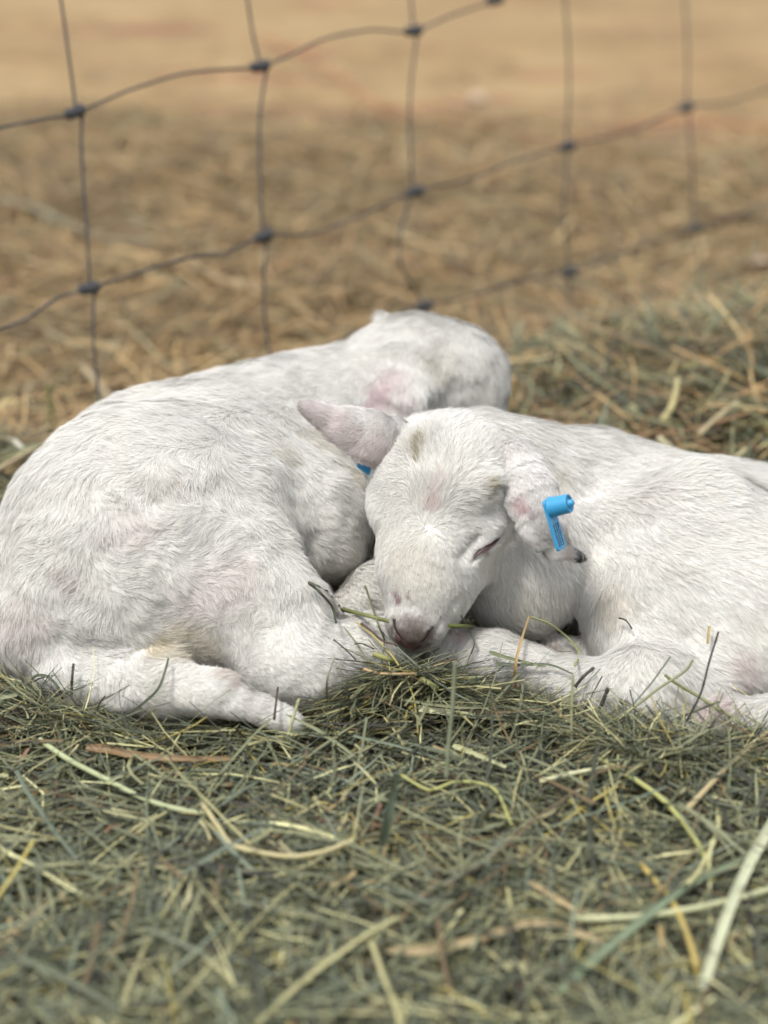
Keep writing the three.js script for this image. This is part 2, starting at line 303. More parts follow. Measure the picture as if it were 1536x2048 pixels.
function flowAt(list, p) {
  let x = 0, y = 0, z = 0;
  for (const f of list) { const r2 = (p[0] - f.c[0]) ** 2 + (p[1] - f.c[1]) ** 2 + (p[2] - f.c[2]) ** 2, w = 1 / (r2 + 1.2e-4) ** 2; x += f.d[0] * w; y += f.d[1] * w; z += f.d[2] * w; }
  return [x, y, z];
}

// tufts: a dozen tapering hairs, x along the hair, y off the skin; sizes in metres for a scale of 1
function tuftGeometry(seed, hairs, curl) {
  const R = rng(seed), pos = [], nor = [], col = [], idx = [];
  const SEG = 3;
  for (let h = 0; h < hairs; h++) {
    const x0 = (R() - 0.5) * 0.006, z0 = (R() - 0.5) * 0.0055, L = 0.0075 + 0.006 * R(), lift = 0.10 + 0.20 * R(), w = 0.00014 + 0.00012 * R(), ph = R() * 6.28, gather = 0.35 + 0.5 * R(), cz = (R() - 0.5) * curl, side = (R() - 0.5) * 1.3, b = pos.length / 3, dk = R() < 0.24 ? 0.62 + 0.22 * R() : 0.9 + 0.1 * R(), wm = 0.035 * R();
    for (let s = 0; s <= SEG; s++) {
      const t = s / SEG, x = x0 + L * t, y = -0.0004 + L * (lift * t - 0.14 * t * t) + 0.0001 * R(), z = z0 * (1 - gather * t) + cz * L * t * t + curl * 0.0009 * Math.sin(ph + t * 4);
      const ww = w * (1 - 0.75 * t), slope = lift - 0.28 * t, l = Math.hypot(slope, 1, side);
      if (s < SEG) { pos.push(x, y, z - ww, x, y, z + ww); nor.push(-slope / l, 1 / l, (side - 0.25) / l, -slope / l, 1 / l, (side + 0.25) / l); col.push(dk, dk * (1 - wm * 0.5), dk * (1 - wm * 1.6), dk, dk * (1 - wm * 0.5), dk * (1 - wm * 1.6)); } else { col.push(dk, dk * (1 - wm * 0.5), dk * (1 - wm * 1.6)); pos.push(x, y, z); nor.push(-slope / l, 1 / l, side / l); }
    }
    for (let s = 0; s < SEG - 1; s++) { const a = b + s * 2; idx.push(a, a + 1, a + 2, a + 1, a + 3, a + 2); }
    idx.push(b + SEG * 2 - 2, b + SEG * 2 - 1, b + SEG * 2);
  }
  const g = new THREE.BufferGeometry();
  g.setAttribute('position', new THREE.Float32BufferAttribute(pos, 3)); g.setAttribute('normal', new THREE.Float32BufferAttribute(nor, 3)); g.setAttribute('color', new THREE.Float32BufferAttribute(col, 3)); g.setIndex(idx);
  return g;
}
const TUFTS = [tuftGeometry(11, 15, 0.25), tuftGeometry(12, 15, 0.5), tuftGeometry(13, 14, 0.9)];
const furMat = new THREE.MeshPhysicalMaterial({ vertexColors: true, roughness: 1, transmission: 0.28, thickness: 0, specularIntensity: 0.4, side: THREE.DoubleSide });
const skinMat = new THREE.MeshStandardMaterial({ vertexColors: true, roughness: 0.85 });

function fieldGeometry(m, f, color, origin) {
  const g = new THREE.BufferGeometry(), n = m.P.length, pos = new Float32Array(n), nor = new Float32Array(n), col = new Float32Array(n);
  for (let i = 0; i < n; i += 3) {
    const p = [m.P[i], m.P[i + 1], m.P[i + 2]], w = toWorld(p), q = grad(f, ...p), d = dirWorld(...q), c = color(p);
    pos.set([w.x - origin.x, w.y - origin.y, w.z - origin.z], i); nor.set([d.x, d.y, d.z], i); col.set(c, i);
  }
  g.setAttribute('position', new THREE.BufferAttribute(pos, 3)); g.setAttribute('normal', new THREE.BufferAttribute(nor, 3)); g.setAttribute('color', new THREE.BufferAttribute(col, 3));
  const idx = m.idx.slice(); g.setIndex(idx);
  return g;
}
// scatters tufts over a field mesh; returns lists of [matrix, colour] per tuft kind
function scatterFur(out, m, f, origin, seed, perM2, o) {
  const R = rng(seed), X = new THREE.Vector3(), Y = new THREE.Vector3(), Z = new THREE.Vector3(), M = new THREE.Matrix4();
  const P = m.P;
  for (let t = 0; t < m.idx.length; t += 3) {
    const [a, b, c] = [m.idx[t] * 3, m.idx[t + 1] * 3, m.idx[t + 2] * 3];
    const ux = P[b] - P[a], uy = P[b + 1] - P[a + 1], uz = P[b + 2] - P[a + 2], vx = P[c] - P[a], vy = P[c + 1] - P[a + 1], vz = P[c + 2] - P[a + 2];
    const area = 0.5 * Math.hypot(uy * vz - uz * vy, uz * vx - ux * vz, ux * vy - uy * vx), px0 = P[a] / P[a + 2] / TAN * 1024 + 768;
    if (px0 < -260 || px0 > 1800) continue;
    const mid = [P[a], P[a + 1], P[a + 2]], len0 = o.length(mid);
    let want = area * perM2 / (len0 * len0) * 1.0; want = Math.floor(want) + (R() < want % 1 ? 1 : 0);
    for (let q = 0; q < want; q++) {
      let s = R(), u = R(); if (s + u > 1) { s = 1 - s; u = 1 - u; }
      const p = [P[a] + ux * s + vx * u, P[a + 1] + uy * s + vy * u, P[a + 2] + uz * s + vz * u];
      if (o.skip && o.skip(p)) continue;
      const len = o.length(p); if (len < 0.11) continue;
      const w = toWorld(p); if (w.y < H(w.x, w.z) - 0.02) continue;
      const g = grad(f, ...p), nn = dirWorld(...g); Y.copy(nn);
      let fl = flowAt(o.flow, p); X.copy(dirWorld(...fl)).addScaledVector(Y, -X.copy(dirWorld(...fl)).dot(Y));
      if (X.lengthSq() < 1e-9) continue; X.normalize();
      const turn = o.swirl(p) * 1.0 + (R() - 0.5) * 0.5; X.applyAxisAngle(Y, turn);
      Z.crossVectors(X, Y);
      const lift = 0.03 + 0.08 * N3(p[0] * 110, p[1] * 110, p[2] * 110) + (R() - 0.5) * 0.20; X.applyAxisAngle(Z, lift); Y.applyAxisAngle(Z, lift);
      const k = len * (0.75 + 0.5 * R());
      M.makeBasis(X.clone().multiplyScalar(k), Y.clone().multiplyScalar(k), Z.clone().multiplyScalar(Math.max(k, Math.min(0.85, k * 1.9)))).setPosition(w.x - origin.x, w.y - origin.y, w.z - origin.z);
      const col = coatColor(o.spots, p, R(), o.base), v = 0.86 + 0.16 * R() + 0.05 * N3(p[0] * 60, p[1] * 60, p[2] * 60), cr = 0.5 + 0.5 * N3(p[0] * 26 + 3, p[1] * 26, p[2] * 26);
      out[Math.floor(R() * out.length)].push([M.clone(), [Math.min(0.95, col[0] * v), Math.min(0.95, col[1] * v * (1 - 0.012 * cr)), Math.min(0.95, col[2] * v * (1 - 0.04 * cr))]]);
    }
  }
}
function addFur(lists, parent) {
  lists.forEach((l, i) => {
    const im = shade(new THREE.InstancedMesh(TUFTS[i], furMat, l.length)); im.name = i ? 'fur_' + String(i).padStart(3, '0') : 'fur'; im.userData.kind = 'stuff';
    const c = new THREE.Color(); l.forEach(([m, k], j) => { im.setMatrixAt(j, m); im.setColorAt(j, c.setRGB(...k)); });
    parent.add(im);
  });
}
function thing(name, label, category, pos) { const g = new THREE.Group(); g.name = numbered(name); g.position.copy(pos); scene.add(g); return tag(g, label, category); }
// smooth tube with a radius along it; points are world vectors
function taperTube(pts, radius, seg = 24, sides = 8, closed = false) {
  const curve = new THREE.CatmullRomCurve3(pts), g = new THREE.TubeGeometry(curve, seg, 1, sides, closed), p = g.attributes.position, c = new THREE.Vector3();
  for (let i = 0; i <= seg; i++) { curve.getPointAt(i / seg, c); const r = radius(i / seg); for (let j = 0; j <= sides; j++) { const k = i * (sides + 1) + j; p.setXYZ(k, c.x + (p.getX(k) - c.x) * r, c.y + (p.getY(k) - c.y) * r, c.z + (p.getZ(k) - c.z) * r); } }
  g.computeVertexNormals(); return g;
}
const WHITE = [0.95, 0.932, 0.90], SKIN = [0.86, 0.77, 0.73];
const rel = (o) => (v) => toWorld(v).sub(o);

{ // ------------------------------------------------ lamb on the left
  const o = toWorld(V(330, 1120, 1.32)); o.y = 0;
  const t = thing('sleeping_lamb', 'white lamb curled up on the left its haunch forward and face turned away', 'lamb', o);
  const m = meshField(fA, primsA, 0.0021);
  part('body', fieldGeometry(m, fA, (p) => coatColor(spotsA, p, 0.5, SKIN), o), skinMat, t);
  const out = [[], [], []];
  const haunch = V(290, 1130, 1.22), shin = V(480, 1400, 1.215);
  const curly = (p) => 1 - sstep(0.06, 0.13, Math.hypot(p[0] - haunch[0], p[1] - haunch[1], p[2] - haunch[2]));
  scatterFur(out, m, fA, o, 21, 330000, { flow: flowA, spots: spotsA, base: WHITE, length: (p) => lerp(0.66 + 0.14 * curly(p), 0.48, 1 - sstep(0.03, 0.07, Math.hypot(p[0] - shin[0], p[1] - shin[1], (p[2] - shin[2]) * 1.5))),
    swirl: (p) => { const c = curly(p); return (0.5 + 1.0 * c) * N3(p[0] * 30, p[1] * 30, p[2] * 30) * 1.6 + (0.3 + 0.6 * c) * N3(p[0] * 75, p[1] * 75, p[2] * 75); } });
  addFur(out, t);
}
{ // ------------------------------------------------ lamb on the right
  const o = toWorld(V(1300, 1150, 1.36)); o.y = 0;
  const t = thing('sleeping_lamb', 'white lamb on the right asleep, nose on its forelegs, blue ear tags', 'lamb', o), L = rel(o);
  const m = meshField(fB, primsB, 0.0016), e1 = meshField(fE1, earPrims1, 0.0013), e2 = meshField(fE2, earPrims2, 0.0013);
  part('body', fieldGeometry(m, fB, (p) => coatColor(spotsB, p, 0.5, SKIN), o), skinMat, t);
  tag(part('ear', fieldGeometry(e1, fE1, (p) => coatColor(spotsE, p, 0.5, [0.84, 0.73, 0.71]), o), skinMat, t), 'ear held out to the left with a rolled rounded tip');
  tag(part('ear', fieldGeometry(e2, fE2, (p) => coatColor(spotsE, p, 0.5, [0.84, 0.74, 0.72]), o), skinMat, t), 'ear hanging down on the right with a dark turned-out tip');
  const out = [[], [], []];
  const brow = V(890, 930, 1.24), face = V(862, 1080, 1.235), nose = V(828, 1272, onB(828, 1272)[2]), foot = V(900, 1310, 1.24);
  const eye = EYE.slice(1, 4).map((e) => V(...onB(...e))), nos = NOSTRIL.flat().map((e) => V(...onB(...e)));
  const dist = (a, b) => Math.hypot(a[0] - b[0], a[1] - b[1], a[2] - b[2]);
  scatterFur(out, m, fB, o, 31, 330000, { flow: flowB, spots: spotsB, base: WHITE,
    length: (p) => {
      const f = 1 - sstep(0.05, 0.085, dist(p, face)), n = 1 - sstep(0.006, 0.028, dist(p, nose));
      let l = lerp(0.74, 0.48, f); l = lerp(l, 0.78, 1 - sstep(0.018, 0.04, dist(p, brow))); l = lerp(l, 0.2, n);
      for (const e of eye) l = Math.min(l, 0.1 + 40 * Math.max(0, dist(p, e) - 0.0022)); for (const e of nos) l = Math.min(l, 80 * Math.max(0, dist(p, e) - 0.0012)); return Math.max(0.1, l);
    },
    swirl: (p) => 0.55 * N3(p[0] * 32, p[1] * 32, p[2] * 32) + 0.3 * N3(p[0] * 80, p[1] * 80, p[2] * 80) });
  const earFur = { flow: flowE, spots: spotsE, base: [0.94, 0.915, 0.905], length: (p) => 0.42, swirl: () => 0, skip: (p) => fB(...p) < -0.001 };
  scatterFur(out, e1, fE1, o, 41, 330000, earFur); scatterFur(out, e2, fE2, o, 42, 330000, earFur);
  addFur(out, t);
  // closed eye: dark lid line
  const lid = new THREE.MeshStandardMaterial({ color: new THREE.Color(0.05, 0.014, 0.018), roughness: 0.5 });
  part('eye', taperTube(EYE.map((e) => L(V(...onB(...e, 0.0006)))), (s) => 0.0017 * Math.sin(Math.PI * clamp(s, 0.02, 0.98)) + 0.0001), lid, t);
  const lash = new THREE.MeshStandardMaterial({ color: new THREE.Color(0.6, 0.55, 0.5), roughness: 0.6 }), lashes = [];
  for (let i = 0; i < 16; i++) { const s = 0.15 + 0.7 * i / 15, k = s * 4, q = Math.min(3, Math.floor(k)), x = lerp(EYE[q][0], EYE[q + 1][0], k - q), y = lerp(EYE[q][1], EYE[q + 1][1], k - q), b = onB(x, y)[2]; lashes.push(taperTube([V(x, y, b), V(x + 4, y + 6, b - 0.002), V(x + 9 + i % 3, y + 9, b - 0.0028)].map(L), (u) => 0.00013 * (1 - 0.8 * u), 4, 4)); }
  part('eyelashes', mergeGeometries(lashes), lash, t);
  const dark = new THREE.MeshStandardMaterial({ color: new THREE.Color(0.030, 0.015, 0.015), roughness: 0.55 });
  for (const n of NOSTRIL) part('nostril', taperTube(n.map((e) => L(V(...onB(...e, 0.0008)))), (s) => 0.00095 * (1 - 0.75 * s), 14), dark, t);
  // ear tags
  const blue = new THREE.MeshPhysicalMaterial({ color: new THREE.Color(0.035, 0.27, 0.50), roughness: 0.42, clearcoat: 0.15, clearcoatRoughness: 0.5 });
  const ink = new THREE.MeshStandardMaterial({ color: new THREE.Color(0.03, 0.06, 0.09), roughness: 0.7 });
  const panel = (w, h, d) => { const s = new THREE.Shape(), r = 0.0022, x = w / 2, y = h / 2; s.moveTo(-x + r, -y); s.lineTo(x - r, -y); s.quadraticCurveTo(x, -y, x, -y + r); s.lineTo(x, y - r); s.quadraticCurveTo(x, y, x - r, y); s.lineTo(-x + r, y); s.quadraticCurveTo(-x, y, -x, y - r); s.lineTo(-x, -y + r); s.quadraticCurveTo(-x, -y, -x + r, -y);
    const g = new THREE.ExtrudeGeometry(s, { depth: d, bevelEnabled: true, bevelSize: 0.0003, bevelThickness: 0.0003, bevelSegments: 2, curveSegments: 6 }); g.translate(0, 0, -d / 2); return g; };
  const tagGroup = (at, out3, down3, label) => { // local z points out of the ear, y up along the panel
    const g = new THREE.Group(); g.name = 'ear_tag'; tag(g, label); const z = dirWorld(...out3).normalize(), y = dirWorld(...down3).negate(); y.addScaledVector(z, -y.dot(z)).normalize(); const x = new THREE.Vector3().crossVectors(y, z);
    g.quaternion.setFromRotationMatrix(new THREE.Matrix4().makeBasis(x, y, z)); g.position.copy(L(at)); t.add(g); return g; };
  const a = tagGroup(V(1099, 1017, 1.2225), [0.90, 0.20, -0.50], [0.42, -1, 0.10], 'blue plastic tag with a round stud and fine dark print');
  part('tag_panel', panel(0.0115, 0.030, 0.0012).translate(0, -0.0095, 0), blue, a);
  const rings = [[0.0001, 0], [0.0061, 0], [0.0063, 0.0004], [0.0058, 0.0022], [0.0055, 0.0116], [0.0052, 0.0122], [0.0046, 0.0122], [0.0044, 0.0114], [0.0022, 0.0114], [0.0021, 0.0136], [0.0016, 0.0146], [0.0001, 0.0148]].map(([r, y]) => new THREE.Vector2(r, y));
  part('stud', new THREE.LatheGeometry(rings, 28).rotateX(Math.PI / 2).translate(0, 0.0005, 0.0008), blue, a);
  const glyphs = [], R = rng(5);
  for (let row = 0; row < 3; row++) for (let i = 0; i < 8; i++) for (let q = 0; q < 3; q++) { const up = R() < 0.6; glyphs.push(new THREE.BoxGeometry(up ? 0.0017 : 0.0003, up ? 0.0003 : 0.0012, 0.0002).translate(-0.0032 + row * 0.0030 + (R() - 0.5) * 0.0008, -0.0096 - i * 0.0017 - q * 0.0004, 0.00098 + 0.00001 * q)); }
  part('print', mergeGeometries(glyphs), ink, a);
  const bp = part('back_plate', panel(0.009, 0.015, 0.0012), blue, a); bp.position.copy(L(V(1073, 1078, 1.266))).sub(a.position).applyQuaternion(a.quaternion.clone().invert());
  const b = tagGroup(V(742, 930, 1.272), [0.25, 0.35, -0.9], [0.85, -0.6, 0], 'blue tag edge showing below the outstretched ear');
  part('tag_panel', panel(0.012, 0.014, 0.0012), blue, b);
}

// ---------------------------------------------------------------- wire fence
{
  const depth = (px) => px < 520 ? lerp(1.64, 1.75, (px - 150) / 370) : px < 827 ? lerp(1.75, 1.90, (px - 520) / 307) : px < 1133 ? lerp(1.90, 2.06, (px - 827) / 306) : lerp(2.06, 2.22, (px - 1133) / 240);
  const o = toWorld(V(150, 860, 1.81)); o.y = -0.045;
  const t = thing('wire_fence', 'dark grey knotted wire fence sagging across the background', 'fence', o), L = rel(o);
  const mat = new THREE.MeshStandardMaterial({ color: new THREE.Color(0.048, 0.048, 0.050), roughness: 0.7, metalness: 0.1 });
  const wire = (name, pts, r) => part(name, taperTube(pts.map(([x, y, dd = 0]) => L(V(x, y, depth(x) + dd))), () => r, pts.length * 8, 8), mat, t);
  wire('horizontal_wire', [[-60, 272], [0, 256], [75, 240], [150, 225], [260, 180], [380, 145], [520, 133], [570, 115], [650, 78], [740, 60], [827, 62], [900, 32], [990, 0], [1060, -40]], 0.00115);
  wire('horizontal_wire', [[-60, 680], [0, 658], [50, 640], [110, 600], [178, 577], [260, 550], [380, 515], [450, 505], [527, 473], [620, 468], [700, 440], [830, 384], [930, 360], [1040, 320], [1133, 293], [1260, 262], [1373, 215], [1450, 205], [1536, 180], [1620, 155]], 0.00115);
  wire('horizontal_wire', [[200, 852], [380, 800], [545, 738], [700, 672], [848, 612], [950, 590], [1040, 560], [1138, 545], [1260, 500], [1390, 458], [1480, 430], [1536, 405], [1620, 380]], 0.00115);
  wire('vertical_wire', [[112, -60], [122, 0], [140, 130], [152, 222]], 0.0011); wire('vertical_wire', [[164, 226], [163, 300], [172, 440], [180, 575]], 0.0011); wire('vertical_wire', [[188, 580], [187, 680], [198, 800], [206, 900], [212, 990]], 0.0011);
  wire('vertical_wire', [[486, -60], [495, 0], [506, 70], [520, 130]], 0.0011); wire('vertical_wire', [[534, 134], [521, 220], [519, 320], [526, 472]], 0.0011); wire('vertical_wire', [[535, 476], [528, 560], [532, 660], [545, 740], [548, 800]], 0.0011);
  wire('vertical_wire', [[818, -60], [822, 0], [827, 62]], 0.0011); wire('vertical_wire', [[834, 66], [820, 200], [825, 383]], 0.0011); wire('vertical_wire', [[824, 388], [800, 470], [803, 530], [846, 610], [850, 700]], 0.0011);
  wire('vertical_wire', [[1124, -60], [1130, 0], [1138, 150], [1133, 293]], 0.0011); wire('vertical_wire', [[1136, 296], [1128, 420], [1138, 545], [1140, 700]], 0.0011);
  wire('vertical_wire', [[1368, -60], [1370, 0], [1375, 120], [1373, 215]], 0.0011); wire('vertical_wire', [[1376, 218], [1384, 330], [1390, 458], [1402, 560], [1406, 680]], 0.0011);
  const knots = [[150, 225, -20], [520, 133, -8], [827, 62, -6], [178, 577, -12], [528, 473, -20], [830, 384, -15], [1134, 293, -14], [1373, 215, -14], [545, 738, -15], [848, 612, -12], [1138, 545, -12], [1390, 458, -12], [990, 0, -15]];
  const hel = []; for (let i = 0; i <= 60; i++) { const a = i / 60 * 4.4 * Math.PI * 2; hel.push(new THREE.Vector3((i / 60 - 0.5) * 0.011, Math.sin(a) * (0.0030 + 0.0004 * Math.sin(i)), Math.cos(a) * 0.0030)); }
  const kg = mergeGeometries([new THREE.TubeGeometry(new THREE.CatmullRomCurve3(hel), 110, 0.0013, 7), new THREE.CapsuleGeometry(0.0024, 0.011, 4, 10).rotateZ(Math.PI / 2)].map((g) => g.index ? g : g));
  knots.forEach(([x, y, tilt], i) => { const k = part('knot', kg, mat, t); k.position.copy(L(V(x, y, depth(x)))); k.scale.setScalar(1.2); k.rotation.set(-0.3 + 0.2 * (i % 3), 0.15, -tilt * Math.PI / 180); });
}

// ---------------------------------------------------------------- hay
// a strand: spine points with the sideways and upward direction of each, in metres, centred on its middle
function strandShape(seed, length, width, flat, SEG) {
  const R = rng(seed), p = new THREE.Vector3(), pts = []; let yaw = 0, pit = (R() - 0.5) * 0.2;
  const bend = (R() - 0.5) * 2.3 / SEG, kink = R() < 0.55 ? 1 + Math.floor(R() * (SEG - 1)) : -1, ka = (R() - 0.5) * 1.7;
  for (let i = 0; i <= SEG; i++) { pts.push(p.clone()); yaw += bend * (0.4 + R()) + (i === kink ? ka : 0) + (R() - 0.5) * 0.12; pit += (R() - 0.5) * 0.2 - pit * 0.2; p.add(new THREE.Vector3(Math.cos(yaw) * Math.cos(pit), Math.sin(pit), Math.sin(yaw) * Math.cos(pit)).multiplyScalar(length / SEG)); }
  const c = pts[Math.floor(SEG / 2)].clone(); for (const q of pts) q.sub(c);
  const tw0 = (R() - 0.5) * (flat ? 1.6 : 0.6), tw = (R() - 0.5) * (flat ? 2.6 : 0.3);
  return pts.map((q, i) => {
    const t = i / SEG, d = pts[Math.min(SEG, i + 1)].clone().sub(pts[Math.max(0, i - 1)]).normalize(), s = new THREE.Vector3(0, 1, 0).cross(d).normalize(), u = d.clone().cross(s), a = tw0 + tw * t;
    return { q, s: s.clone().multiplyScalar(Math.cos(a)).addScaledVector(u, Math.sin(a)), u: u.clone().multiplyScalar(Math.cos(a)).addScaledVector(s, -Math.sin(a)), w: width / 2 * (flat ? Math.max(0.1, (1 - 0.75 * t * t) * Math.min(1, 0.5 + 3 * t)) : 1 - 0.2 * t), round: flat ? 0.35 : 0.8 };
  });
}
const hayMat = new THREE.MeshStandardMaterial({ vertexColors: true, roughness: 0.6, side: THREE.DoubleSide });
const pickFrom = (pal, r) => { let s = 0; for (const [w] of pal) s += w; r *= s; for (const [w, ...c] of pal) { r -= w; if (r <= 0) return c; } return pal[0].slice(1); };
const GREENHAY = [[24, 0.145, 0.151, 0.079], [20, 0.093, 0.103, 0.059], [18, 0.039, 0.043, 0.023], [12, 0.221, 0.219, 0.115], [8, 0.126, 0.151, 0.101], [8, 0.315, 0.289, 0.135], [5, 0.480, 0.455, 0.232], [6, 0.132, 0.090, 0.040], [3, 0.277, 0.227, 0.060], [8, 0.026, 0.023, 0.015]];
const STRAW = [[26, 0.285, 0.179, 0.071], [20, 0.199, 0.130, 0.057], [16, 0.375, 0.250, 0.104], [12, 0.116, 0.080, 0.038], [10, 0.176, 0.146, 0.068], [7, 0.485, 0.352, 0.166], [6, 0.230, 0.117, 0.048], [4, 0.292, 0.255, 0.140]];
const MIXED = [...GREENHAY.map((a) => [a[0] * 1.3, a[1] * 0.85, a[2] * 0.85, a[3] * 0.82]), ...STRAW.map((a) => [a[0] * 0.9, a[1], a[2], a[3]]), [10, 0.36, 0.30, 0.13]];
function strew(label, seed, kinds, count, place, palette) {
  const R = rng(seed), X = new THREE.Vector3(), Nn = new THREE.Vector3(), e = new THREE.Euler(), q = new THREE.Quaternion();
  const pos = [], nor = [], col = [], idx = [];
  for (let n = 0, tries = 0; n < count && tries < count * 4; tries++) {
    const s = place(R); if (!s) continue;
    const K = kinds[Math.floor(R() * kinds.length)];
    e.set((R() - 0.5) * 2 * s.tilt, R() * Math.PI * 2, (R() - 0.5) * 2 * s.tilt, 'YXZ'); q.setFromEuler(e);
    const at = K.map((k) => k.q.clone().multiplyScalar(s.scale).applyQuaternion(q).add(X.set(s.x, s.y, s.z))); let hit = false;
    if (s.check) for (let a = 0; a < at.length && !hit; a++) { hit = fAll(...toView(at[a])) < 0.002; if (!hit && a) hit = fAll(...toView(X.copy(at[a]).lerp(at[a - 1], 0.5))) < 0.002; }
    if (hit) continue;
    const c = pickFrom(palette(s), R()), v = 0.75 + 0.5 * R(), b = pos.length / 3, tip = 0.85 + 0.3 * R();
    K.forEach((k, i) => {
      for (const g of [-1, 1]) {
        X.copy(k.s).multiplyScalar(g * k.w * s.scale * (s.wide ?? 1)).applyQuaternion(q).add(at[i]); pos.push(X.x, X.y, X.z);
        Nn.copy(k.u).addScaledVector(k.s, g * k.round).normalize().applyQuaternion(q); nor.push(Nn.x, Nn.y, Nn.z);
        const m = v * lerp(1, tip, i / (K.length - 1)); col.push(Math.min(0.85, c[0] * m), Math.min(0.85, c[1] * m), Math.min(0.85, c[2] * m));
      }
      if (i) { const a = b + i * 2 - 2; idx.push(a, a + 2, a + 1, a + 1, a + 2, a + 3); }
    });
    n++;
  }
  const g = new THREE.BufferGeometry();
  g.setAttribute('position', new THREE.Float32BufferAttribute(pos, 3)); g.setAttribute('normal', new THREE.Float32BufferAttribute(nor, 3)); g.setAttribute('color', new THREE.Float32BufferAttribute(col, 3)); g.setIndex(idx);
  const m = shade(new THREE.Mesh(g, hayMat)); m.name = numbered('hay'); scene.add(m); return tag(m, label, 'hay', null, 'stuff');
}
const fGround = (px, py) => { let lo = 0.6, hi = 3; for (let i = 0; i < 40; i++) { const m = (lo + hi) / 2, w = toWorld(V(px, py, m)); if (w.y > H(w.x, w.z) + 0.014) lo = m; else hi = m; } return lo; };
const fine = [], coarse = [];
for (let i = 0; i < 24; i++) fine.push(strandShape(100 + i, 0.05 + 0.0025 * i, 0.0010 + 0.00016 * (i % 6), i % 3 !== 0, 6));
for (let i = 0; i < 16; i++) coarse.push(strandShape(200 + i, 0.08 + 0.005 * i, 0.0022 + 0.0005 * (i % 4), i % 2 === 0, 7));
strew('grey-green hay heaped in the foreground and under the lambs', 61, fine, 70000, (R) => {
  const D = 0.62 + 1.5 * Math.pow(R(), 1.15), x = (R() - 0.5) * 2 * (0.16 + 0.22 * D); if (D > edgeD(x) + 0.03) return null;
  const z = -D; return { x, z, y: H(x, z) - 0.014 + 0.026 * Math.pow(R(), 0.8), tilt: R() < 0.16 ? 0.6 : 0.24, scale: 0.55 + 0.75 * R(), wide: 0.75 + 0.5 * R(), check: D > 0.98 && D < 1.75 };
}, (s) => s.z < -1.42 ? MIXED : GREENHAY);
strew('longer loose hay stalks lying on top of the grey-green heap', 62, coarse, 5200, (R) => {
  const D = 0.62 + 1.5 * R(), x = (R() - 0.5) * 2 * (0.16 + 0.22 * D); if (D > edgeD(x) + 0.04) return null;
  const back = D > 1.45; const z = -D; return { x, z, y: H(x, z) + 0.0 + 0.016 * R(), tilt: back ? 0.3 : 0.2, scale: 0.5 + 0.7 * R(), wide: back ? 1 : 0.72, check: D > 0.95 && D < 1.8 };
}, (s) => s.z < -1.42 ? MIXED : GREENHAY);
strew('coarse tan and green stalks loose on the heap behind the right lamb', 65, coarse, 1500, (R) => {
  const D = 1.4 + 0.7 * R(), x = 0.05 + 0.7 * R(); if (D > edgeD(x) + 0.02) return null;
  const z = -D; return { x, z, y: H(x, z) + 0.004 + 0.02 * R(), tilt: 0.55, scale: 0.4 + 0.6 * R(), check: true };
}, () => MIXED);
strew('brown trampled straw strewn over the ground around the fence', 63, coarse, 46000, (R) => {
  const D = 1.5 + 1.95 * R(), x = (R() - 0.5) * 2 * (0.2 + 0.24 * D); if (D < edgeD(x) - 0.06) return null;
  const far = D + 0.16 * N3(x * 2.1, 3, -D * 2.1) + (x > 0.2 ? 0.12 : 0) - 0.2 * sstep(0.2, -0.6, x); if (far > 2.78 + 0.55 * R()) return null;
  const z = -D; return { x, z, y: H(x, z) - 0.010 + 0.028 * R(), tilt: 0.22, scale: 0.55 + 0.75 * R(), wide: 0.55 + 0.5 * R() };
}, () => STRAW);
strew('scattered bits of straw and dead leaf on the sand', 66, coarse, 3000, (R) => {
  const D = 3 + 2.6 * R() * R(), x = (R() - 0.5) * 2 * (0.3 + 0.26 * D), z = -D; if (N3(x * 2.2, 4, z * 2.2) < -0.1) return null;
  return { x, z, y: H(x, z) - 0.006 + 0.008 * R(), tilt: 0.15, scale: 0.35 + 0.6 * R() };
}, () => [...STRAW, [30, 0.26, 0.115, 0.055], [12, 0.16, 0.09, 0.05]]);

const EDGE = [[-10, 1310], [60, 1385], [130, 1425], [260, 1455], [400, 1445], [540, 1450], [640, 1425], [700, 1395], [745, 1345], [800, 1320], [870, 1335], [930, 1375], [1030, 1410], [1120, 1440], [1220, 1470], [1290, 1500], [1400, 1495], [1550, 1495]];
strew('short hay strands sticking up along the bellies and legs of the lambs', 64, fine, 2100, (R) => {
  const k = R() * (EDGE.length - 1), i = Math.floor(k), x = lerp(EDGE[i][0], EDGE[i + 1][0], k - i), y = lerp(EDGE[i][1], EDGE[i + 1][1], k - i) + (R() - 0.35) * 50, d = fGround(x, y), w = toWorld(V(x, y, d));
  return { x: w.x, z: w.z, y: w.y + 0.004 * R(), tilt: 0.9 * R(), scale: 0.45 + 0.6 * R(), wide: 0.8, check: true };
}, () => GREENHAY);

const chips = []; for (let i = 0; i < 10; i++) chips.push(strandShape(400 + i, 0.008 + 0.0016 * i, 0.0012 + 0.0004 * (i % 5), i % 2 === 0, 3));
strew('chaff and broken leaf bits lying in the grey-green hay', 67, chips, 16000, (R) => {
  const D = 0.65 + 1.3 * Math.pow(R(), 1.2), x = (R() - 0.5) * 2 * (0.16 + 0.22 * D); if (D > edgeD(x)) return null;
  return { x, z: -D, y: H(x, -D) - 0.004 + 0.019 * R(), tilt: 0.7, scale: 0.6 + 0.7 * R(), check: D > 1 && D < 1.7 };
}, () => [...GREENHAY, [16, 0.34, 0.30, 0.16], [10, 0.16, 0.085, 0.045], [8, 0.26, 0.19, 0.08]]);

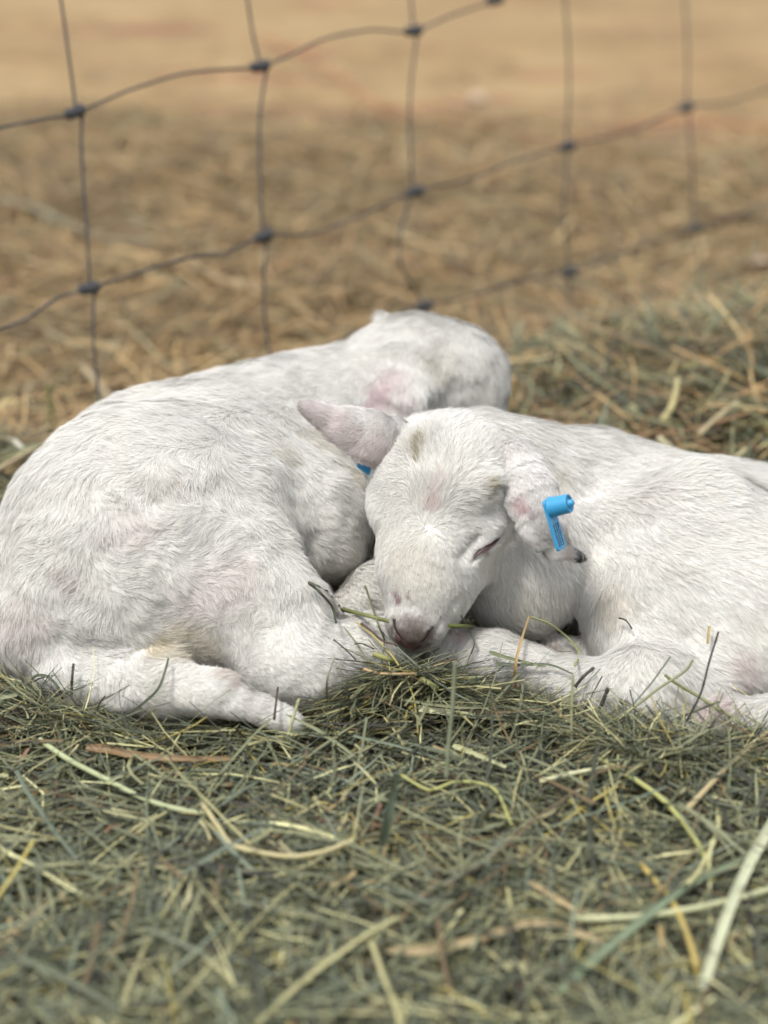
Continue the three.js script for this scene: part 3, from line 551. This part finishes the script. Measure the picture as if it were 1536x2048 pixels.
// ---------------------------------------------------------------- single stalks
function stalk(name, label, category, pts, width, color, o = {}) {
  const flat = o.flat ?? false, dpt = pts.map(([x, y, up = 0]) => { let d = fGround(x, y); const s = o.back ? null : march(fAll, x, y, 1.0, d); if (s) d = Math.min(d, s - 0.008); return d - up; });
  if (o.free) { const a = fGround(...pts[o.free === 1 ? 0 : pts.length - 1]); dpt.forEach((d, i) => { const s = march(fAll, pts[i][0], pts[i][1], 1.0, a + 0.02); dpt[i] = Math.min(a - 0.003 - (pts[i][2] || 0), s && !o.back ? s - 0.006 : 9); }); }
  for (let k = 0; k < 12 && !o.back; k++) for (let i = 0; i + 1 < pts.length; i++) for (const u of [0, 0.25, 0.5, 0.75, 1]) {   // lift it clear of the coats
    if (fAll(...V(lerp(pts[i][0], pts[i + 1][0], u), lerp(pts[i][1], pts[i + 1][1], u), lerp(dpt[i], dpt[i + 1], u))) < 0.0045) { dpt[i] -= 0.0012 * (1 - u); dpt[i + 1] -= 0.0012 * u; }
  }
  const w = pts.map(([x, y], i) => toWorld(V(x, y, dpt[i]))), c0 = w[Math.floor(w.length / 2)].clone(), wd = width * PX(dpt[0]);
  const curve = new THREE.CatmullRomCurve3(w.map((p) => p.clone().sub(c0)), false, 'centripetal'), SEG = pts.length * 7, pos = [], col = [], idx = [], sides = flat ? 5 : 7, P = new THREE.Vector3(), T = new THREE.Vector3();
  const R = rng(Math.floor(pts[0][0] * 7 + pts[0][1])), c1 = new THREE.Color(...color);
  for (let i = 0; i <= SEG; i++) {
    const t = i / SEG; curve.getPointAt(t, P); curve.getTangentAt(t, T);
    const up = dirWorld(0, 0.45, -0.9), s = T.clone().cross(up).normalize(), u = s.clone().cross(T).normalize();
    const ww = wd * (o.taper ? Math.max(0.12, 1 - (o.taper) * t) * Math.min(1, 0.55 + t * 6) : 1 - 0.15 * t) * (1 + 0.06 * (R() - 0.5)), tone = 1 + 0.18 * N3(t * 5 + pts[0][0], 2, 1) + 0.1 * (R() - 0.5);
    const node = !flat && Math.abs(((t * 2.3 + 0.4) % 1) - 0.5) < 0.03 ? 1.25 : 1;
    for (let j = 0; j < sides; j++) {
      const q = P.clone();
      if (flat) { const v = j / (sides - 1) * 2 - 1; q.addScaledVector(s, v * ww / 2).addScaledVector(u, -ww * 0.22 * (1 - v * v) + (j % 2 ? ww * 0.04 : 0)); } else { const a = j / sides * Math.PI * 2; q.addScaledVector(s, Math.cos(a) * ww / 2 * node).addScaledVector(u, Math.sin(a) * ww / 2 * node); }
      const tj = tone * (flat ? (j % 2 ? 0.85 : 1.05) : 0.92 + 0.16 * ((j * 5) % 7) / 7); pos.push(q.x, q.y, q.z); col.push(Math.min(0.85, c1.r * tj), Math.min(0.85, c1.g * tj), Math.min(0.85, c1.b * tj));
    }
  }
  for (let i = 0; i < SEG; i++) for (let j = 0; j < (flat ? sides - 1 : sides); j++) { const a = i * sides + j, b = i * sides + (j + 1) % sides; idx.push(a, b, a + sides, b, b + sides, a + sides); }
  if (!flat) for (const e of [0, SEG]) { const b = pos.length / 3; for (let j = 0; j < sides; j++) { const a = (e * sides + j) * 3; pos.push(pos[a], pos[a + 1], pos[a + 2]); col.push(c1.r * 0.9, c1.g * 0.85, c1.b * 0.75); } for (let j = 1; j + 1 < sides; j++) e ? idx.push(b, b + j, b + j + 1) : idx.push(b, b + j + 1, b + j); }
  const g = new THREE.BufferGeometry(); g.setAttribute('position', new THREE.Float32BufferAttribute(pos, 3)); g.setAttribute('color', new THREE.Float32BufferAttribute(col, 3)); g.setIndex(idx); g.computeVertexNormals();
  const m = shade(new THREE.Mesh(g, stalk.mat ??= new THREE.MeshStandardMaterial({ vertexColors: true, roughness: 0.55, side: THREE.DoubleSide }))); m.name = numbered(name); m.position.copy(c0); tag(m, label, category); scene.add(m); return m;
}
const CREAM = [0.539, 0.522, 0.313], PALEG = [0.365, 0.392, 0.217], OLIVE = [0.174, 0.183, 0.065], GREENB = [0.174, 0.217, 0.148], BROWN = [0.21, 0.130, 0.058], GOLD = [0.392, 0.296, 0.087], TANC = [0.36, 0.275, 0.14], BLACKISH = [0.039, 0.035, 0.026], DKGREEN = [0.074, 0.087, 0.052], YG = [0.331, 0.331, 0.113];
stalk('straw_stem', 'flat cream split straw lying below the right lamb’s foreleg', 'straw', [[838, 1417, 0.003], [920, 1428, 0.004], [1010, 1435, 0.004], [1100, 1440, 0.004], [1192, 1443, 0.003]], 13, CREAM, { flat: true });
stalk('hay_stem', 'long pale green stem with a cut end slanting below the left lamb', 'hay stem', [[80, 1480, 0.004], [135, 1518, 0.004], [205, 1555, 0.004], [290, 1598, 0.003], [345, 1616, 0.002], [408, 1628]], 12, PALEG);
stalk('dry_leaf', 'rust brown dry leaf strip lying in the hay below the left lamb', 'leaf', [[172, 1494, 0.004], [215, 1498, 0.005], [260, 1508, 0.004], [345, 1516, 0.003], [468, 1517, 0.001]], 19, BROWN, { flat: true, taper: 0.55 });
stalk('hay_stem', 'pale yellow stem bent in a wide hook in the left foreground', 'hay stem', [[405, 1608, 0.004], [438, 1655, 0.004], [465, 1690, 0.005], [520, 1705, 0.004], [585, 1713, 0.003], [645, 1704, 0.002], [705, 1682]], 11, [0.435, 0.374, 0.191]);
stalk('hay_stem', 'yellow stem with two kinks in the centre of the foreground hay', 'hay stem', [[800, 1548, 0.003], [835, 1570, 0.004], [862, 1580, 0.004], [912, 1564, 0.004], [980, 1573, 0.003], [1024, 1650]], 7, YG);
stalk('hay_stem', 'short pale stem lying almost level right of the picture centre', 'hay stem', [[1080, 1563, 0.003], [1140, 1548, 0.004], [1212, 1534, 0.003]], 10, CREAM);
stalk('hay_stem', 'yellow-green stem curving down from the right lamb’s feet', 'hay stem', [[1195, 1518, 0.004], [1255, 1550, 0.005], [1320, 1595, 0.005], [1370, 1650, 0.005], [1405, 1705, 0.004], [1425, 1760, 0.002]], 11, YG);
stalk('hay_stem', 'broad pale cream stem standing out at the lower right edge', 'hay stem', [[1548, 1640, 0.004], [1500, 1725, 0.008], [1462, 1810, 0.008], [1430, 1900, 0.006], [1405, 1975, 0.002]], 22, [0.452, 0.461, 0.296], { flat: true });
stalk('dry_leaf', 'long tan dry leaf with a bend in the lower foreground', 'leaf', [[775, 1902, 0.002], [870, 1897, 0.004], [960, 1875, 0.005], [1050, 1848, 0.006], [1105, 1848, 0.006], [1160, 1868, 0.005], [1208, 1882, 0.002]], 20, TANC, { flat: true, taper: 0.35 });
stalk('hay_stem', 'cream stem lying level to the right edge above the tan leaf', 'hay stem', [[1145, 1838, 0.003], [1240, 1836, 0.005], [1330, 1827, 0.004], [1440, 1806, 0.004], [1545, 1778, 0.002]], 15, [0.435, 0.435, 0.244]);
stalk('grass_blade', 'long blue-green grass blade slanting across the lower right', 'grass blade', [[1115, 1985, 0.004], [1190, 1915, 0.008], [1270, 1850, 0.010], [1370, 1775, 0.010], [1495, 1712, 0.004]], 22, [0.165, 0.205, 0.12], { flat: true, taper: 0.5 });
stalk('hay_stem', 'golden bent stem under the blue-green blade at lower right', 'hay stem', [[1283, 1728, 0.004], [1318, 1772, 0.004], [1345, 1805, 0.004], [1375, 1870, 0.004], [1395, 1940, 0.001]], 13, GOLD);
stalk('dry_leaf', 'short tan leaf piece slanting left of the golden stem', 'leaf', [[1060, 1763, 0.004], [1115, 1798, 0.005], [1172, 1832, 0.003]], 15, TANC, { flat: true, taper: 0.4 });
stalk('hay_stem', 'tan stem rising to the right edge below the right lamb', 'hay stem', [[1372, 1622, 0.003], [1420, 1570, 0.006], [1470, 1520, 0.007], [1560, 1445, 0.006]], 13, [0.383, 0.304, 0.157]);
stalk('grass_blade', 'dull green blade standing upright in the middle foreground', 'grass blade', [[765, 1690], [776, 1640, 0.02], [785, 1590, 0.03], [795, 1548, 0.045]], 24, [0.139, 0.174, 0.122], { flat: true, taper: 0.5, free: 1 });
stalk('dark_stem', 'thin dark stem standing before the right lamb’s shoulder', 'hay stem', [[1362, 1462], [1385, 1420, 0.002], [1402, 1385, 0.003], [1418, 1325, 0.004], [1437, 1263, 0.006]], 5, BLACKISH, { free: 1 });
stalk('hay_stem', 'green stem slanting down over the right lamb’s hind foot', 'hay stem', [[1330, 1350, 0.003], [1345, 1362, 0.003], [1400, 1395, 0.003], [1470, 1438, 0.003], [1545, 1490]], 7, [0.209, 0.226, 0.096]);
stalk('hay_stem', 'olive stem rising to the right over the right lamb’s elbow', 'hay stem', [[1190, 1462], [1260, 1420, 0.002], [1320, 1375, 0.003], [1372, 1340, 0.004], [1386, 1319, 0.004]], 6, [0.209, 0.217, 0.113], { free: 1 });
stalk('hay_stem', 'thick olive stem end just below the right lamb’s nose', 'hay stem', [[746, 1308, 0.006], [775, 1318, 0.006], [815, 1340, 0.006], [850, 1362, 0.004], [875, 1375, 0.001]], 12, [0.287, 0.287, 0.104]);
stalk('hay_stem', 'green stem reaching over the left lamb’s foreleg to the sleeping muzzle', 'hay stem', [[686, 1219], [715, 1226], [745, 1234], [778, 1243]], 9, OLIVE);
stalk('grass_blade', 'upper of two green blades on the right lamb’s foreleg', 'grass blade', [[979, 1304], [1010, 1314], [1050, 1324], [1092, 1334]], 9, [0.131, 0.148, 0.061], { flat: true, taper: 0.6 });
stalk('grass_blade', 'lower darker one of two green blades on the right lamb’s foreleg', 'grass blade', [[994, 1327], [1030, 1330], [1065, 1329], [1102, 1330], [1146, 1348]], 8, DKGREEN, { flat: true, taper: 0.6 });
stalk('dark_stem', 'dark brown stem curling under the right lamb’s muzzle from the left', 'hay stem', [[722, 1246], [745, 1264], [766, 1282], [795, 1290]], 5, [0.078, 0.048, 0.035]);
stalk('dry_leaf', 'thin orange-brown leaf standing across the right lamb’s foreleg', 'leaf', [[1030, 1385], [1031, 1330, 0.003], [1040, 1290, 0.004], [1058, 1232, 0.006]], 8, [0.348, 0.235, 0.104], { flat: true, taper: 0.6 });
stalk('hay_stem', 'pale green stem arched over the gap beneath the right lamb’s chest', 'hay stem', [[1062, 1234, 0.003], [1100, 1248, 0.004], [1138, 1278, 0.005], [1156, 1302, 0.004], [1150, 1332]], 5, [0.296, 0.313, 0.139]);
stalk('grass_blade', 'dark green blade curling up over the left lamb’s hind leg', 'grass blade', [[262, 1425], [290, 1404], [318, 1375, 0.003], [331, 1340, 0.005], [337, 1316, 0.007]], 8, DKGREEN, { flat: true, taper: 0.5 });
stalk('dark_stem', 'short dark stem standing before the left lamb’s rump', 'hay stem', [[143, 1392], [144, 1360, 0.003], [147, 1327, 0.004]], 6, BLACKISH);
stalk('grass_blade', 'dark blade arching in front of the left lamb’s rump', 'grass blade', [[58, 1372], [72, 1352, 0.003], [96, 1354, 0.004], [118, 1378, 0.003], [125, 1400]], 8, DKGREEN, { flat: true, taper: 0.4 });
stalk('dark_stem', 'dark stub leaning by the right lamb’s elbow', 'hay stem', [[1195, 1432], [1205, 1405, 0.003], [1216, 1376, 0.005]], 9, BLACKISH, { free: 1 });
stalk('dark_stem', 'dark stub leaning left of the right lamb’s elbow', 'hay stem', [[1150, 1374], [1165, 1355, 0.002], [1188, 1335, 0.003]], 7, BLACKISH);
stalk('dark_stem', 'black bent stem crossing below the right lamb’s elbow', 'hay stem', [[1240, 1398, 0.002], [1255, 1425, 0.003], [1266, 1455]], 7, BLACKISH);
stalk('dark_stem', 'grey-brown stem slanting down across the right lamb’s elbow', 'hay stem', [[1248, 1402, 0.003], [1280, 1425, 0.003], [1320, 1455, 0.002], [1352, 1484]], 8, [0.087, 0.083, 0.061]);
stalk('hay_stem', 'grey-green stalk standing in front of the right lamb’s knee', 'hay stem', [[893, 1555], [897, 1490, 0.006], [904, 1420, 0.012], [910, 1325, 0.02]], 9, [0.217, 0.235, 0.148], { free: 1 });
stalk('hay_stem', 'thin pale stalk standing below the right lamb’s foreleg', 'hay stem', [[1145, 1492], [1143, 1440, 0.004], [1146, 1350, 0.01]], 6, [0.313, 0.313, 0.174], { free: 1 });
stalk('dry_leaf', 'small orange-tan stem lying right under the nose', 'leaf', [[728, 1338, 0.006], [758, 1347, 0.008], [800, 1348, 0.008], [832, 1347, 0.004]], 6, [0.435, 0.304, 0.157]);
stalk('dark_stem', 'dark stem standing on the left lamb’s hock', 'hay stem', [[548, 1440], [552, 1405, 0.003], [556, 1375, 0.005]], 5, [0.061, 0.035, 0.030], { free: 1 });
stalk('hay_stem', 'pale straw standing beside the left lamb’s hock', 'hay stem', [[575, 1480], [585, 1440, 0.004], [598, 1398, 0.006]], 7, [0.418, 0.418, 0.226], { free: 1 });
stalk('grass_blade', 'olive blade crossing the left lamb’s knee tip', 'grass blade', [[655, 1400], [655, 1360, 0.003], [669, 1318, 0.005]], 6, [0.191, 0.200, 0.139], { flat: true, taper: 0.4 });
stalk('dark_stem', 'dark bent stem hanging between the left lamb’s legs', 'hay stem', [[618, 1166], [640, 1185], [665, 1215], [672, 1245]], 6, [0.052, 0.057, 0.030]);
stalk('grass_blade', 'dark olive blade bent over the gap between the left lamb’s legs', 'grass blade', [[616, 1163, 0.004], [640, 1174, 0.006], [662, 1190, 0.006], [680, 1212, 0.003]], 7, [0.065, 0.074, 0.039], { flat: true, taper: 0.5 });
stalk('dark_stem', 'hair-thin dark stem on the left lamb’s shank', 'hay stem', [[667, 1279], [690, 1298, 0.002], [712, 1320]], 3, BLACKISH);
stalk('dark_stem', 'hair-thin bent stem left of the sleeping muzzle', 'hay stem', [[709, 1288], [722, 1287, 0.002], [748, 1298]], 3, BLACKISH);
stalk('hay_stem', 'thin olive stem hanging over the left lamb’s foreleg', 'hay stem', [[730, 1172, 0.003], [742, 1205, 0.003], [755, 1245, 0.003], [770, 1282]], 4, [0.131, 0.139, 0.061]);
stalk('hay_stem', 'thin bent stem on the right lamb’s knee beside the muzzle', 'hay stem', [[921, 1230, 0.002], [936, 1255, 0.003], [949, 1284, 0.003], [942, 1308]], 3.5, [0.096, 0.096, 0.052]);
stalk('dark_stem', 'small dark hooked stem on the right lamb’s shoulder', 'hay stem', [[1238, 1236], [1252, 1241, 0.001], [1264, 1258]], 3.5, BLACKISH);
stalk('hay_stem', 'short ochre chip on the right lamb’s shoulder', 'hay stem', [[1419, 1252], [1417, 1270, 0.001], [1415, 1288]], 6, [0.348, 0.270, 0.104], { flat: true });
stalk('hay_stem', 'green blade lying level between muzzle and chest of the right lamb', 'hay stem', [[898, 1252], [925, 1252], [955, 1256]], 8, [0.096, 0.113, 0.026]);
stalk('hay_stem', 'pale stem ending in a broad piece left of the picture centre line', 'hay stem', [[905, 1490, 0.003], [950, 1508, 0.005], [1012, 1534, 0.003]], 13, [0.365, 0.365, 0.191], { flat: true, taper: 0.5 });
stalk('straw_stem', 'golden straw standing right of the left lamb’s head', 'straw', [[1012, 838], [1018, 800, 0.01], [1025, 755, 0.02]], 15, [0.409, 0.304, 0.113], { free: 1, back: true });
stalk('straw_stem', 'pale grey straw curving at the far left by the fence', 'straw', [[-20, 395, 0.02], [60, 415, 0.03], [140, 452, 0.03], [220, 480, 0.02], [310, 485, 0.01]], 16, [0.174, 0.148, 0.087], { back: true });
stalk('straw_stem', 'tan straw slanting behind the second fence wire', 'straw', [[345, 520, 0.02], [430, 555, 0.03], [520, 588, 0.02]], 18, [0.261, 0.183, 0.087], { back: true });
stalk('straw_stem', 'tan straw leaning before the first fence wire’s foot', 'straw', [[165, 735, 0.02], [195, 768, 0.02], [222, 800, 0.01]], 16, [0.313, 0.244, 0.139], { back: true });
stalk('hay_stem', 'green stem standing left of the first fence wire’s foot', 'hay stem', [[104, 880], [102, 830, 0.01], [98, 770, 0.02]], 12, [0.191, 0.191, 0.070], { free: 1, back: true });
stalk('straw_stem', 'white-grey straw lying on the hay edge at the left', 'straw', [[-10, 880, 0.006], [30, 884, 0.01], [48, 900, 0.005]], 12, [0.452, 0.435, 0.331], { back: true });
stalk('straw_stem', 'tan straw slanting up at the left edge beside the left lamb', 'straw', [[-15, 945, 0.01], [30, 920, 0.015], [80, 892, 0.01]], 12, [0.331, 0.261, 0.148], { back: true });
stalk('straw_stem', 'yellowish straw standing in the hay behind the right lamb', 'straw', [[1325, 845, 0.02], [1345, 810, 0.03], [1355, 760, 0.04]], 16, [0.365, 0.313, 0.139], { back: true });
stalk('straw_stem', 'tan straw slanting up in the hay behind the right lamb', 'straw', [[1395, 872, 0.02], [1430, 840, 0.03], [1475, 805, 0.03]], 13, [0.348, 0.287, 0.165], { back: true });
stalk('straw_stem', 'pale stub lying just above the right lamb’s back', 'straw', [[1318, 878, 0.02], [1340, 895, 0.02], [1362, 910, 0.015]], 15, [0.365, 0.322, 0.191], { back: true });

// ---------------------------------------------------------------- bits on the sand
{
  const stone = (px, py, r, color, label, cat, name) => {
    const g = new THREE.IcosahedronGeometry(1, 4), p = g.attributes.position; for (let i = 0; i < p.count; i++) { const x = p.getX(i), y = p.getY(i), z = p.getZ(i), k = 1 + 0.25 * N3(x * 1.7 + px, y * 1.7, z * 1.7); p.setXYZ(i, x * k * r * 1.25, y * k * r * 0.8, z * k * r); } g.computeVertexNormals();
    const m = shade(new THREE.Mesh(g, new THREE.MeshStandardMaterial({ color: new THREE.Color(...color), roughness: 0.9 }))); m.name = numbered(name); const q = groundPoint(px, py, -0.05); m.position.set(q[0], H(q[0], q[2]) + r * 0.3, q[2]); tag(m, label, cat); scene.add(m);
  };
  stone(955, 208, 0.012, [0.44, 0.34, 0.24], 'pale pebble on the sand behind the fence', 'pebble', 'pebble');
  stone(1520, 560, 0.016, [0.46, 0.36, 0.27], 'pale pebble in the straw at the right edge', 'pebble', 'pebble');
  stone(810, 485, 0.010, [0.55, 0.42, 0.30], 'small pale pebble in the straw above the left lamb’s head', 'pebble', 'pebble');
  const cordMat = new THREE.MeshStandardMaterial({ color: new THREE.Color(0.34, 0.14, 0.065), roughness: 0.8 });
  const pts = [[520, 80], [600, 118], [680, 170], [760, 222], [840, 246], [930, 250], [1010, 268], [1100, 290], [1180, 284], [1280, 262], [1390, 255], [1560, 268]].map(([x, y]) => { const q = groundPoint(x, y, -0.045); return new THREE.Vector3(q[0], H(q[0], q[2]) + 0.008, q[2]); });
  const c = pts[5].clone(), m = shade(new THREE.Mesh(taperTube(pts.map((p) => p.clone().sub(c)), () => 0.003, 90, 8), cordMat)); m.name = 'twine'; m.position.copy(c); tag(m, 'faded orange twine lying along the edge of the straw', 'twine'); scene.add(m);
}

renderer.render(scene, camera);
